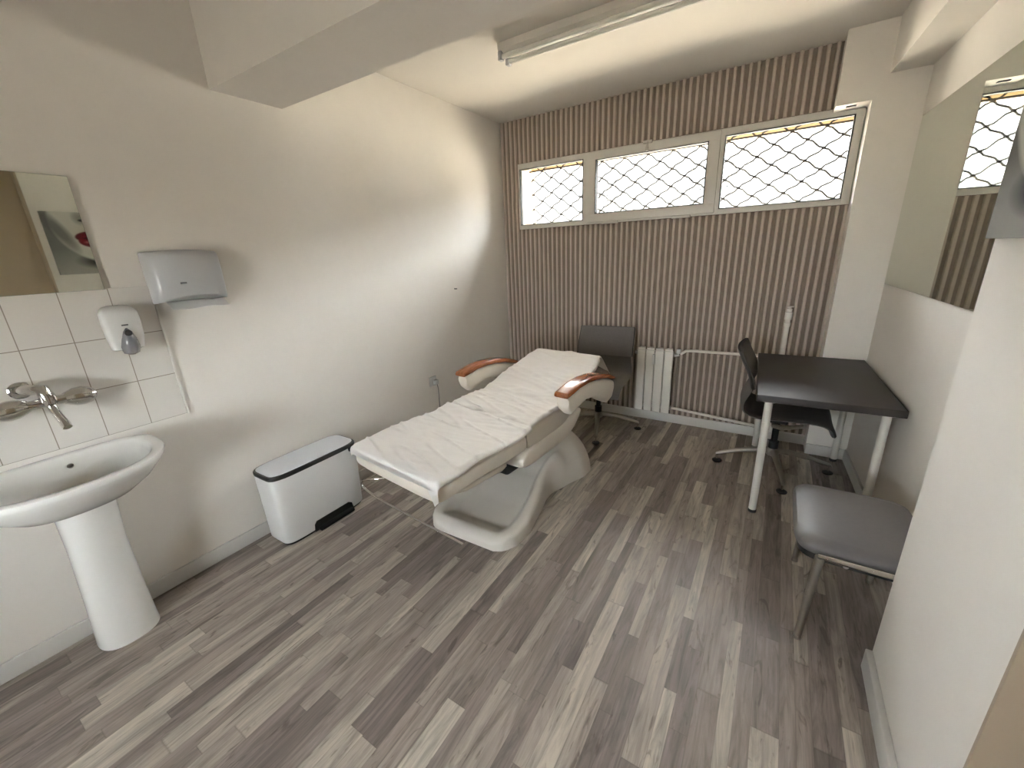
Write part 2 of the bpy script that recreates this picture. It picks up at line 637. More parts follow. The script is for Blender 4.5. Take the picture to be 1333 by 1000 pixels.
for x0, x1, z0, z1 in ((0.953, 1.820, 1.815, 2.237), (0.203, 0.838, 1.772, 2.258), (1.925, 2.655, 1.772, 2.258)):
    q = MB()
    for (a, b, c, e) in ((x0, x0 + 0.006, z0, z1), (x1 - 0.006, x1, z0, z1), (x0, x1, z0, z0 + 0.006), (x0, x1, z1 - 0.006, z1)):
        q.box((a, FY0 - 0.001 - (0.014 if x0 == 0.953 else 0), c), (b, 0.02, e))
    q.build('gasket', DARKPIPE, win)
    MB().box((x0, 0.012, z0), (x1, 0.016, z1)).build('pane', GLASS, win)
for x in (1.09, 1.665):
    MB().box((x - 0.07, -0.040, 1.728), (x + 0.07, -0.018, 1.748), 0.004).build('hinge', PVC, sash)
lt = MB().box((1.345, -0.045, 2.290), (1.415, -0.030, 2.312), 0.003).tube([(1.38, -0.045, 2.30), (1.38, -0.052, 2.262)], 0.007)
lt.box((1.370, -0.056, 2.235), (1.390, -0.044, 2.265), 0.003)
lt.build('latch', STEEL, win)

# outer reveal of the window and the plaster strip on the wall outside
rv = MB()
rv.box((WX0 - 0.02, 0.05, WZ0 - 0.02), (WX0 + 0.003, WT, WZ1), 0).box((WX1 - 0.003, 0.05, WZ0), (WX1 + 0.02, WT, WZ1))
rv.box((WX0, 0.05, WZ1 - 0.004), (WX1, WT, WZ1 + 0.02)).box((WX0, 0.05, WZ0 - 0.02), (WX1, WT + 0.03, WZ0 + 0.008))
rv.box((WX0, 0.245, WZ1 - 0.035), (WX1, 0.30, WZ1))
struct('trim_4', rv, BEIGE)

# security grille outside the panes
gr = MB()
gw, gh, gy = 0.100, 0.0665, 0.20      # half diagonals of a diamond
x_ref, z_ref = 1.225, 2.058
def gnode(i, j):
    return (x_ref + (i - j) * gw, gy, z_ref + (i + j) * gh)
def inside(p, m=0.0):
    return WX0 - 0.01 - m <= p[0] <= WX1 + 0.01 + m and WZ0 - m <= p[2] <= WZ1 - 0.03 + m
def seg(a, b):
    A, B = Vector(a), Vector(b)
    dd = B - A
    nrm = Vector((-dd.z, 0, dd.x)).normalized()
    pts = [A, A + dd * 0.12 + nrm * 0.001, A + dd * 0.26 + nrm * 0.006, A + dd * 0.5, A + dd * 0.74 - nrm * 0.006, A + dd * 0.88 - nrm * 0.001, B]
    pts = [p for p in pts if WX0 <= p.x <= WX1 and WZ0 <= p.z <= WZ1]
    pts = [p for p in pts if WX0 + 0.012 <= p.x <= WX1 - 0.012 and p.z >= WZ0 + 0.014]
    if len(pts) > 1:
        gr.tube(pts, 0.0062, 6)
for i in range(-24, 24):
    for j in range(-24, 24):
        a = gnode(i, j)
        if not inside(a, 0.10):
            continue
        seg(a, gnode(i + 1, j))
        seg(a, gnode(i, j + 1))
        if inside(a, -0.016):
            gr.box((a[0] - 0.013, gy - 0.008, a[2] - 0.009), (a[0] + 0.013, gy + 0.008, a[2] + 0.009), 0.002)
for z in (WZ0 + 0.012, WZ1 - 0.04):
    gr.box((WX0 + 0.003, gy - 0.006, z - 0.006), (WX1 - 0.003, gy + 0.006, z + 0.006))
tag(gr.build('security_grille', GRILLE), 'grey metal diamond lattice grille behind the three high window panes', 'grille')

# outside: yard and the pale building across it
struct('ground', MB().box((-14, WT, 0.9), (16, 22, 1.15)).box((-14, -22, -0.3), (16, YB - 0.3, -0.05)), YARD)
bl = empty('building', (0, 11.0, 1.15))
tag(bl, 'pale overexposed building seen through the high window', 'building')
MB().box((-13, 0, 0.002), (13, 4, 3.7)).build('facade', FACADE, bl)
for (x0, x1, z0, z1) in ((-0.25, 0.9, 1.35, 2.6), (-3.6, -2.5, 1.35, 2.6), (3.9, 5.0, 1.35, 2.6)):
    w = MB().box((x0, -0.05, z0), (x1, 0.02, z1)).build('window', DGLASS, bl)
    m = MB()
    nb = 8
    for k in range(nb + 1):
        xx = x0 + (x1 - x0) * k / nb
        m.box((xx - 0.02, -0.10, z0), (xx + 0.02, -0.06, z1))
    for zz in (z0, (z0 + z1) / 2, z1):
        m.box((x0, -0.10, zz - 0.02), (x1, -0.06, zz + 0.02))
    m.build('bars', FACADE, w)
MB().tube([(-2.0, -0.1, 0.01), (-2.0, -0.1, 3.6)], 0.06).build('downpipe', FACADE, bl)

# ------------------------------------------------------------------ tiled splashback with white edge strip
tl = tag(MB().box((0, -4.30, 0.843), (0.008, -2.946, 1.450)).build('tiled_splashback', TILE, smooth=False), kind='structure')
tl.name = 'trim_5'
struct('trim_6', MB().box((0, -2.947, 0.840), (0.0125, -2.938, 1.452), 0.002), plain('edge_strip', (0.85, 0.83, 0.78), 0.3))

# ------------------------------------------------------------------ wall mirrors and picture
mr = empty('mirror', (0.009, -3.5, 1.66))
tag(mr, 'frameless rectangular mirror above the washbasin, on the left wall', 'mirror')
MB().box((0, -0.30, -0.212), (0.004, 0.405, 0.213), 0.001).build('mirror_back', MEDGE, mr)
MB().box((0.0041, -0.299, -0.211), (0.0048, 0.404, 0.212)).build('mirror_glass', MIRROR, mr)
mr2 = empty('mirror', (wall_x(-1.0) - 0.0062, -1.0, 1.7), math.atan(SK))
tag(mr2, 'large frameless mirror on the right wall above the dark desk', 'mirror')
MB().box((0.001, -0.98, -0.458), (0.006, 0.800, 0.455), 0.001).build('mirror_back', MEDGE, mr2)
MB().box((0.0002, -0.979, -0.457), (0.0009, 0.799, 0.454)).build('mirror_glass', MIRROR, mr2)
pic = MB().box((NX - 0.022, -2.655, 1.505), (NX, -2.05, 2.010), 0.002).build('picture', PICTURE, smooth=False)
tag(pic, 'black and white print of a face with dark red lips, on the near right wall', 'picture')

# ------------------------------------------------------------------ fluorescent ceiling light
lf = empty('ceiling_light', (0.838, -1.235, H))
tag(lf, 'unlit twin-tube fluorescent batten on the ceiling', 'ceiling light')
MB().prism([(-0.055, 0), (0.055, 0), (0.055, -0.035), (0.022, -0.055), (-0.022, -0.055), (-0.055, -0.035)], 0, 1.25, 'x').build('housing', WMETAL, lf, angle=20)
for s in (-1, 1):
    y = s * 0.040
    tb = MB().tube([(0.022, y, -0.066), (1.228, y, -0.066)], 0.0135, 16).build('fluorescent_tube', plain('tube_glass', (0.78, 0.77, 0.72), 0.15), lf)
    for x in (0.0, 1.226):
        MB().box((x, y - 0.017, -0.086), (x + 0.024, y + 0.017, -0.040), 0.004).build('lamp_holder', GPLASTIC, lf)

# ------------------------------------------------------------------ washbasin
SY = -3.415
sk = empty('washbasin', (0, SY, 0))
tag(sk, 'white ceramic pedestal washbasin below the tiled splashback', 'washbasin')
def basin_ring(s, z, back=0.012, xc=0.17, n=64, ax=0.285, ay=0.292, dx=0.0):
    out = []
    for k in range(n):
        t = 2 * PI * k / n
        c, q = math.cos(t), math.sin(t)
        e = 2.35
        x = xc + dx + ax * s * math.copysign(abs(c) ** (2 / e), c)
        y = ay * s * math.copysign(abs(q) ** (2 / e), q)
        if c < 0:
            x = xc + dx + (0.85 * s * (xc - back)) * math.copysign(abs(c) ** (2 / 4.0), c) / 0.85
            y = ay * s * math.copysign(abs(q) ** (2 / 3.2), q)
        out.append((x, y, z))
    return out
R = [basin_ring(0.40, 0.665, dx=0.0), basin_ring(0.60, 0.685), basin_ring(0.80, 0.730), basin_ring(0.93, 0.775),
     basin_ring(0.985, 0.797), basin_ring(1.0, 0.810), basin_ring(0.995, 0.820), basin_ring(0.975, 0.824),
     basin_ring(0.885, 0.823, dx=0.004), basin_ring(0.850, 0.816, dx=0.006), basin_ring(0.825, 0.795, dx=0.008), basin_ring(0.785, 0.765, dx=0.01),
     basin_ring(0.68, 0.715, dx=0.012), basin_ring(0.45, 0.690, dx=0.014), basin_ring(0.12, 0.682, dx=0.016)]
MB().rings(R).build('bowl', CERAMIC, sk)
MB().lathe([(0.0, 0.004), (0.012, 0.003), (0.020, 0.001), (0.022, -0.002)], (0.19, 0, 0.684)).build('drain', CHROME, sk)
ov = MB().lathe([(0.010, 0.0), (0.010, 0.004), (0.006, 0.004), (0.006, 0.0)], (0.057, 0.031, 0.780), axis='x')
ov.build('overflow', STEEL, sk)
pr = []
for z, ax, ay in ((0.0, 0.108, 0.104), (0.02, 0.106, 0.102), (0.2, 0.100, 0.094), (0.45, 0.110, 0.086), (0.62, 0.130, 0.088), (0.70, 0.142, 0.094)):
    xc = 0.012 + ax
    pr.append([(xc + ax * math.copysign(abs(math.cos(t)) ** 0.8, math.cos(t)), 0.016 * z / 0.7 + ay * math.copysign(abs(math.sin(t)) ** 0.8, math.sin(t)), z) for t in [2 * PI * k / 40 for k in range(40)]])
MB().rings(pr).build('pedestal', CERAMIC, sk)

# wall-mounted mixer tap
tp = empty('tap', (0.008, SY + 0.035, 1.075))
tag(tp, 'chrome wall-mounted tap with two broad handles above the washbasin', 'tap')
MB().tube([(0.0, -0.045, 0.03), (0.045, -0.03, 0.035), (0.075, 0.0, 0.03), (0.085, 0.005, 0.0), (0.085, 0.005, -0.03)], [0.018, 0.02, 0.022, 0.023, 0.019], 18) \
    .lathe([(0.032, 0), (0.032, 0.004), (0.020, 0.012)], (0.0, -0.045, 0.03), axis='x') \
    .tube([(0.07, -0.05, -0.02), (0.07, 0.05, -0.02)], 0.018, 18).build('tap_body', CHROME, tp)
MB().tube([(0.085, 0.005, -0.03), (0.092, 0.008, -0.055), (0.118, 0.012, -0.082), (0.145, 0.014, -0.098), (0.158, 0.015, -0.112)], [0.014, 0.014, 0.014, 0.015, 0.014], 16).build('spout', CHROME, tp)
def lever(s):
    rings = []
    for t, w, h in ((0.0, 0.012, 0.010), (0.012, 0.017, 0.013), (0.03, 0.024, 0.017), (0.055, 0.028, 0.018), (0.078, 0.024, 0.015), (0.092, 0.013, 0.009), (0.097, 0.003, 0.003)):
        rings.append([(0.072 + 0.45 * w * math.cos(a) + 0.006 * math.cos(2 * a), s * (0.045 + t), -0.022 + 2.1 * h * math.sin(a) - 0.03 * t) for a in [2 * PI * k / 20 for k in range(20)]])
    MB().rings(rings).build('handle', CHROME, tp)
lever(1)
lever(-1)

# soap dispenser
sd = empty('soap_dispenser', (0.009, -3.089, 1.282))
tag(sd, 'white rounded soap dispenser with a grey push button, on the tiles', 'soap dispenser')
body = []
for z, hw, dp in ((-0.085, 0.045, 0.055), (-0.080, 0.052, 0.070), (-0.03, 0.060, 0.082), (0.03, 0.062, 0.084), (0.070, 0.061, 0.078), (0.088, 0.052, 0.066), (0.096, 0.040, 0.050), (0.099, 0.02, 0.03)):
    body.append([(max(0.0, dp / 2 + dp / 2 * math.copysign(abs(math.cos(t)) ** 0.55, math.cos(t))), hw * math.copysign(abs(math.sin(t)) ** 0.55, math.sin(t)), z) for t in [2 * PI * k / 36 for k in range(36)]])
MB().rings(body).build('dispenser_body', WPLASTIC, sd)
bt = []
for z, hw, dp in ((-0.105, 0.010, 0.078), (-0.098, 0.026, 0.092), (-0.07, 0.033, 0.103), (-0.035, 0.028, 0.101), (-0.005, 0.018, 0.093), (0.008, 0.006, 0.086)):
    bt.append([(0.062 + (dp - 0.062) * max(0, math.cos(t)), hw * math.sin(t), z) for t in [2 * PI * k / 28 for k in range(28)]])
b_ = MB().rings(bt).build('push_button', plain('smoky_plastic', (0.20, 0.20, 0.21), 0.15), sd)
MB().lathe([(0.0, 0.006), (0.010, 0.004), (0.013, 0.0), (0.013, -0.006)], (0.096, 0, -0.012), axis='x').build('button_dot', BLACK, b_)
MB().box((0.082, -0.012, 0.018), (0.0855, 0.010, 0.024), 0.001).build('badge', DGREY, sd)

# towel dispenser
td = empty('paper_towel_dispenser', (0.0, -2.805, 1.487))
tag(td, 'pale grey folded paper towel dispenser on the wall beside the mirror', 'dispenser')
n_ = 28
rings = []
for z, dp, sag in ((-0.115, 0.105, 0), (-0.105, 0.118, 0), (-0.05, 0.126, 0), (0.03, 0.124, 0), (0.085, 0.112, 0), (0.105, 0.095, 0), (0.112, 0.070, 0)):
    ring = []
    for k in range(n_ + 1):
        y = -0.145 + 0.29 * k / n_
        a = abs(y) / 0.145
        x = dp * (1 - 0.42 * a ** 2.4) * (1 if a < 0.95 else math.sqrt(max(0, 1 - ((a - 0.95) / 0.05) ** 2)) * 0.2 + 0.8)
        zz = z - (0.010 * a ** 2 if z > 0 else 0) + (0.018 * (1 - a ** 2) if z < -0.1 else 0)
        ring.append((x, y, zz))
    ring += [(0.0, 0.145, ring[-1][2]), (0.0, -0.145, ring[0][2])]
    rings.append(ring)
MB().rings(rings).build('dispenser_cover', GPLASTIC, td)
MB().box((0.002, -0.130, -0.108), (0.068, 0.130, -0.085), 0.004).build('tray', DGREY, td)
MB().box((0.1235, -0.062, -0.035), (0.1265, -0.038, -0.028), 0.001).build('badge', DGREY, td)
pp = []
for i in range(7):
    a = i / 6
    pp.append([(0.035 + 0.055 * a, y, -0.112 - 0.034 * a + 0.003 * math.sin(y * 40)) for y in [-0.105 + 0.235 * k / 10 for k in range(11)]])
ppb = [[(p[0], p[1], p[2] - 0.0025) for p in r_] for r_ in pp]
m = MB()
ring_t = [pp[i] + ppb[i][::-1] for i in range(7)]
m.rings(ring_t)
tag(m.build('paper_towel', PAPER, None), 'folded white paper towel hanging from the grey dispenser', 'paper towel').location = (0.0, -2.805, 1.487)

# ------------------------------------------------------------------ pedal bin
bn = empty('pedal_bin', (0.142, -2.487, 0))
tag(bn, 'white rectangular pedal bin with black rim against the left wall', 'bin')
rr = [superring(0, 0, z, ax, ay, 6.0, 56) for z, ax, ay in ((0.0, 0.104, 0.255), (0.016, 0.108, 0.260))]
MB().rings(rr).build('bin_foot', BLACK, bn)
rr = [superring(0, 0, z, ax, ay, 6.0, 56) for z, ax, ay in ((0.015, 0.110, 0.262), (0.02, 0.112, 0.264), (0.24, 0.116, 0.269), (0.415, 0.118, 0.272))]
MB().rings(rr).build('bin_body', BINW, bn)
rr = [superring(0, 0, z, ax, ay, 5.5, 56) for z, ax, ay in ((0.414, 0.119, 0.273), (0.420, 0.121, 0.275), (0.432, 0.121, 0.275), (0.438, 0.117, 0.271))]
MB().rings(rr).build('rim', BLACK, bn)
rr = [superring(0, 0, z, ax, ay, 5.5, 56) for z, ax, ay in ((0.434, 0.109, 0.263), (0.441, 0.109, 0.263), (0.444, 0.100, 0.255), (0.446, 0.05, 0.2))]
lid = MB().rings(rr).build('lid', BINTOP, bn)
MB().box((0.116, 0.195, 0.396), (0.130, 0.235, 0.420), 0.003).build('lid_catch', BLACK, bn)
pd = MB().prism([(-0.135, 0.006), (0.135, 0.006), (0.125, 0.055), (0.105, 0.068), (-0.115, 0.068), (-0.130, 0.050)], 0.100, 0.1175, 'x')
pd.box((0.10, -0.115, 0.008), (0.148, 0.120, 0.028), 0.006)
o_ = pd.build('pedal', BLACK, bn)
o_.location = (0, 0.03, 0)

# ------------------------------------------------------------------ treatment couch
BED_O = (0.93, -2.53, 0)
BED_R = math.radians(-7)
bed = empty('treatment_couch', BED_O, BED_R)
tag(bed, 'cream electric treatment couch with wooden-topped armrests in mid room', 'treatment couch')
BO = Matrix.Translation(BED_O) @ Matrix.Rotation(BED_R, 4, 'Z')

def cushion(stations, e=5.0, n=44):
    """stations: v, z centre, half thickness, half width"""
    rings = []
    for v, zc, hz, hu in stations:
        ring = []
        for k in range(n):
            t = 2 * PI * k / n
            c, s = math.cos(t), math.sin(t)
            ring.append((hu * math.copysign(abs(c) ** (2 / e), c), v, zc + hz * math.copysign(abs(s) ** (2 / e), s)))
        rings.append(ring)
    return rings

# leg section
MB().rings(cushion([(0.0, 0.540, 0.020, 0.300), (0.006, 0.538, 0.046, 0.320), (0.020, 0.536, 0.058, 0.330), (0.06, 0.536, 0.062, 0.334),
                    (0.25, 0.545, 0.064, 0.334), (0.45, 0.539, 0.062, 0.334), (0.60, 0.538, 0.058, 0.333), (0.632, 0.538, 0.052, 0.329), (0.643, 0.538, 0.030, 0.31)]), True).build('leg_cushion', VINYL, bed)
MB().rings(cushion([(0.08, 0.480, 0.010, 0.24), (0.13, 0.474, 0.018, 0.285), (0.20, 0.466, 0.026, 0.300), (0.46, 0.458, 0.034, 0.304), (0.495, 0.462, 0.028, 0.300), (0.505, 0.470, 0.016, 0.285)], 4), True).build('leg_shell', VINYL, bed)
# seat section: profile polygons swept across
def slab(prof, hu, name, mat, parent=bed, rnd_=0.02, e_w=6):
    """prof: list of (v, ztop, zbot)"""
    rings = []
    for v, zt, zb in prof:
        zc, hz = (zt + zb) / 2, (zt - zb) / 2
        ring = []
        n = 44
        for k in range(n):
            t = 2 * PI * k / n
            c, s = math.cos(t), math.sin(t)
            ring.append((hu(v) * math.copysign(abs(c) ** (2 / e_w), c), v, zc + hz * math.copysign(abs(s) ** (2 / 4.5), s)))
        rings.append(ring)
    return MB().rings(rings).build(name, mat, parent)
slab([(0.652, 0.585, 0.545), (0.660, 0.603, 0.49), (0.68, 0.612, 0.46), (0.72, 0.622, 0.455), (0.82, 0.632, 0.445), (0.92, 0.634, 0.45),
      (1.00, 0.628, 0.47), (1.06, 0.625, 0.49), (1.10, 0.620, 0.52), (1.12, 0.60, 0.55)], lambda v: 0.318, 'seat_cushion', VINYL)
slab([(0.605, 0.435, 0.400), (0.615, 0.465, 0.380), (0.65, 0.492, 0.362), (0.72, 0.508, 0.355), (0.85, 0.522, 0.360), (0.98, 0.528, 0.368), (1.08, 0.535, 0.385), (1.15, 0.545, 0.425), (1.20, 0.555, 0.48), (1.22, 0.555, 0.52)],
     lambda v: 0.325, 'seat_shell', VINYL)
BK = [(1.02, 0.625, 0.59), (1.04, 0.640, 0.57), (1.10, 0.655, 0.575), (1.20, 0.690, 0.605), (1.30, 0.722, 0.635), (1.42, 0.757, 0.67), (1.52, 0.785, 0.70), (1.58, 0.800, 0.72), (1.60, 0.798, 0.735), (1.607, 0.785, 0.755)]
slab(BK, lambda v: interp(v, [(1.02, 0.31), (1.2, 0.31), (1.45, 0.285), (1.6, 0.255)]), 'backrest_cushion', VINYL)
slab([(1.10, 0.585, 0.55), (1.13, 0.60, 0.545), (1.25, 0.635, 0.57), (1.45, 0.69, 0.64), (1.55, 0.715, 0.68), (1.57, 0.715, 0.70)], lambda v: interp(v, [(1.1, 0.26), (1.57, 0.20)]), 'backrest_shell', DGREY)

# armrests
def arm(s):
    a = empty('armrest')
    a.parent = bed
    body, top = [], []
    path = [(0.885, 0.735, 0.050), (0.895, 0.742, 0.085), (0.93, 0.750, 0.125), (1.0, 0.764, 0.120), (1.10, 0.768, 0.105), (1.20, 0.762, 0.110), (1.30, 0.745, 0.150), (1.38, 0.722, 0.165), (1.43, 0.705, 0.130), (1.445, 0.698, 0.075)]
    n = 28
    for v, z, th in path:
        ring = []
        for k in range(n):
            t = 2 * PI * k / n
            c, q = math.cos(t), math.sin(t)
            ring.append((s * (0.402 + 0.040 * math.copysign(abs(c) ** 0.6, c)), v, z - th / 2 + th / 2 * math.copysign(abs(q) ** 0.55, q)))
        body.append(ring)
    MB().rings(body).build('arm_body', VINYL, a)
    for v, z, th in [(0.868, 0.752, 0.022), (0.874, 0.757, 0.030)] + [(p[0], p[1] + 0.017, 0.032) for p in path[2:8]] + [(1.43, 0.722, 0.026), (1.455, 0.714, 0.014)]:
        ring = []
        for k in range(n):
            t = 2 * PI * k / n
            c, q = math.cos(t), math.sin(t)
            ring.append((s * (0.402 + 0.046 * math.copysign(abs(c) ** 0.35, c)), v, z + th / 2 * math.copysign(abs(q) ** 0.45, q)))
        top.append(ring)
    MB().rings(top).build('arm_top', WOOD, a)['label'] = 'reddish-brown lacquered wooden armrest top'
    MB().tube([(s * 0.27, 1.34, 0.64), (s * 0.38, 1.34, 0.64)], 0.022).build('pivot', STEEL, a)
arm(1)
arm(-1)

# base: one moulded shell with a hollow front tray
WB = [(0.0, 0.20), (0.03, 0.255), (0.10, 0.290), (0.22, 0.300), (0.40, 0.270), (0.58, 0.235), (0.64, 0.235), (0.78, 0.280), (0.95, 0.345), (1.05, 0.350), (1.14, 0.31), (1.19, 0.24), (1.21, 0.17)]
RIM = [(0.0, 0.045), (0.05, 0.075), (0.20, 0.085), (0.40, 0.115), (0.60, 0.190), (0.78, 0.285), (0.92, 0.345), (1.0, 0.350), (1.08, 0.29), (1.15, 0.17), (1.21, 0.05)]
INN = [(0.0, 0.045), (0.05, 0.073), (0.11, 0.055), (0.16, 0.035), (0.35, 0.050), (0.60, 0.130), (0.75, 0.22), (0.90, 0.31), (1.0, 0.335), (1.08, 0.29), (1.15, 0.17), (1.21, 0.05)]
rings = []
NV, NA = 60, 56
pts = []
for i in range(NV + 1):
    t = i / NV
    v = 1.21 * t
    w, rm, inn = interp(v, WB), interp(v, RIM), interp(v, INN)
    row = [(-w, v, 0.0)]
    for k in range(NA + 1):
        a = -1 + 2 * k / NA
        b = abs(a)
        if b < 0.62:
            z = inn
        elif b < 0.80:
            q = (b - 0.62) / 0.18
            q = q * q * (3 - 2 * q)
            z = inn + (rm - inn) * q
        else:
            q = (b - 0.80) / 0.20
            z = 0.015 + (rm - 0.015) * math.sqrt(max(0.0, 1 - q ** 2.6))
        if t > 0.55:
            kb = min(1.0, (t - 0.55) / 0.2)
            kb = kb * kb * (3 - 2 * kb)
            xb = b if b < 0.8 else 0.8 + 0.2 * math.sin((b - 0.8) / 0.2 * PI / 2)
            zr = 0.004 + (rm - 0.004) * max(0.0, 1 - xb ** 3.2) ** 0.62
            z = z * (1 - kb) + zr * kb
        x = math.copysign(w * (b if b < 0.8 else 0.8 + 0.2 * math.sin((b - 0.8) / 0.2 * PI / 2)), a)
        row.append((x, v, z))
    row.append((w, v, 0.0))
    pts.append(row)
mb = MB()
mb.grid(pts)
nrow = NA + 3
mb.f.append(tuple(k for k in range(nrow)))
mb.f.append(tuple(NV * nrow + k for k in range(nrow)))
mb.f.append(tuple([i * nrow for i in range(NV + 1)] + [i * nrow + nrow - 1 for i in range(NV, -1, -1)]))
base = mb.build('base', BASEP, bed, angle=70)
base.matrix_parent_inverse = Matrix.Identity(4)
base.matrix_local = BO.inverted() @ (Matrix.Translation((1.065, -2.215, 0)) @ Matrix.Rotation(math.radians(1.0), 4, 'Z'))
# lifting column between base and seat
MB().box((-0.14, 0.68, 0.24), (0.14, 1.05, 0.46), 0.03).build('lift_column', BLACK, bed)
MB().box((-0.10, 0.30, 0.30), (0.10, 0.72, 0.425), 0.02).build('leg_hinge_arm', BLACK, bed)

# bar under the foot end
bar = [(-0.05, 0.06, 0.488), (-0.09, 0.0, 0.486), (-0.14, -0.045, 0.486), (-0.185, -0.05, 0.470), (-0.200, -0.05, 0.450), (-0.190, -0.05, 0.430), (-0.150, -0.05, 0.418), (-0.08, -0.05, 0.411), (0.0, -0.05, 0.410), (0.527, -0.05, 0.424)]
MB().tube(bar, 0.0055, 10).build('paper_roll_bar', CHROME, bed)

# ------------------------------------------------------------------ sheets lying on the couch
def top_z(v):
    return interp(v, [(0.0, 0.592), (0.03, 0.599), (0.25, 0.611), (0.45, 0.603), (0.60, 0.600), (0.66, 0.608), (0.72, 0.625), (0.82, 0.635), (0.92, 0.637), (1.0, 0.632), (1.04, 0.644),
                      (1.10, 0.660), (1.20, 0.694), (1.30, 0.726), (1.42, 0.761), (1.52, 0.790), (1.58, 0.804), (1.62, 0.795)])
def wrinkle(u, v, sd, amp):
    a = noise.noise(Vector((u * 1.7 + sd, v * 13 + u * 3.0, sd)))
    b = noise.noise(Vector((u * 4 + v * 5, v * 34 - u * 9, sd + 5)))
    c = noise.noise(Vector((u * 1.5, v * 2.5, sd + 9)))
    r1 = max(0, 1 - abs(a) * 5) ** 1.5
    return amp * (r1 * 0.9 + 0.45 * b + 0.6 * c)
def sheet(name, v0, v1, hwf, side, sd, amp, lift, endfun=None, label=''):
    NVs, NUs = 110, 90
    top = []
    for i in range(NVs + 1):
        v = v0 + (v1 - v0) * i / NVs
        row = []
        hw = hwf(v)
        for k in range(NUs + 1):
            a = -1 + 2 * k / NUs
            tot = hw + side(v, a)
            s = abs(a) * tot
            z = top_z(v) + lift + (0.006 * max(0.0, min(1.0, (v - 0.56) / 0.05)) if v1 < 1 else 0.0)
            edge = hw - 0.012
            if s <= edge:
                u = s
                drop = 0
            else:
                q = s - edge
                ang = min(q / 0.020, PI / 2)
                u = edge + 0.020 * math.sin(ang)
                drop = 0.020 * (1 - math.cos(ang)) + max(0, q - 0.020 * PI / 2)
            u = math.copysign(u, a)
            w = wrinkle(u, v, sd, amp) * (1 if drop < 0.01 else 0.4)
            w = max(w, -lift * 0.6)
            p = [u, v, z - drop + w]
            if drop > 0.01:
                p[0] += math.copysign(0.004 + abs(w) * 0.5, a)
            if endfun:
                p = endfun(p, v)
            row.append(tuple(p))
        top.append(row)
    bot = [[(p[0], p[1], p[2] - 0.0018) for p in r_] for r_ in top]
    ringsl = [top[i] + bot[i][::-1] for i in range(NVs + 1)]
    o = MB().rings(ringsl).build(name, SHEET, None, angle=80)
    o.location = BED_O
    o.rotation_euler = (0, 0, BED_R)
    tag(o, label, 'sheet', 'white sheets on the couch')
    return o
def foot_end(p, v):
    if v < 0.012:
        q = 0.012 - v
        ang = min(q / 0.016, PI / 2)
        y = 0.012 - 0.016 * math.sin(ang)
        dz = 0.016 * (1 - math.cos(ang)) + max(0, q - 0.016 * PI / 2)
        # corner pleat hangs lower at the near right corner
        k = max(0, 1 - abs(p[0] - 0.320) / 0.040)
        dz *= 1 + 1.5 * k
        return [p[0] - 0.004 * k, y - 0.003, p[2] - dz]
        return [p[0], y - 0.003, p[2] - dz]
    return p
def head_end(p, v):
    if v > 1.60:
        q = v - 1.60
        k = 0.6 + 0.6 * max(0, p[0] / 0.28) + 0.15 * math.sin(p[0] * 30)
        return [p[0] * (1 + 0.10 * q / 0.1), 1.605 + 0.5 * q * k, p[2] - q * 0.9 * k]
    return p
sheet('couch_sheet', 0.635, 1.70, lambda v: interp(v, [(0.5, 0.322), (1.1, 0.316), (1.2, 0.313), (1.45, 0.290), (1.6, 0.262), (1.7, 0.262)]), lambda v, a: 0.012 + 0.008 * noise.noise(Vector((v * 6, a, 0))), 3.1, 0.009, 0.007, head_end,
      'wrinkled white sheet over the backrest and seat of the couch')
sheet('couch_sheet', -0.045, 0.670, lambda v: 0.333, lambda v, a: 0.020 + 0.012 * noise.noise(Vector((v * 5, a, 4))), 7.7, 0.0085, 0.012, foot_end,
      'wrinkled white sheet over the foot section of the couch')

# ------------------------------------------------------------------ desk
dk = empty('desk', (2.645, -0.700, 0), 0.036)
tag(dk, 'black-brown rectangular desk on white tubular legs against the right wall', 'desk')
MB().box((-0.307, -0.512, 0.704), (0.307, 0.508, 0.742), 0.004).build('desk_top', TABLE, dk)
for sx in (-1, 1):
    for sy in (-1, 1):
        x, y = sx * 0.245, (-0.462 if sy < 0 else 0.460)
        lg = MB().tube([(x, y, 0.012), (x, y, 0.700)], 0.020, 24).lathe([(0.045, 0.700), (0.045, 0.7065)], (x, y, 0)).build('leg', WMETAL, dk)
        MB().lathe([(0.019, 0.0), (0.022, 0.003), (0.022, 0.016), (0.0205, 0.020)], (x, y, 0.0)).build('foot_cap', BLACK, lg)

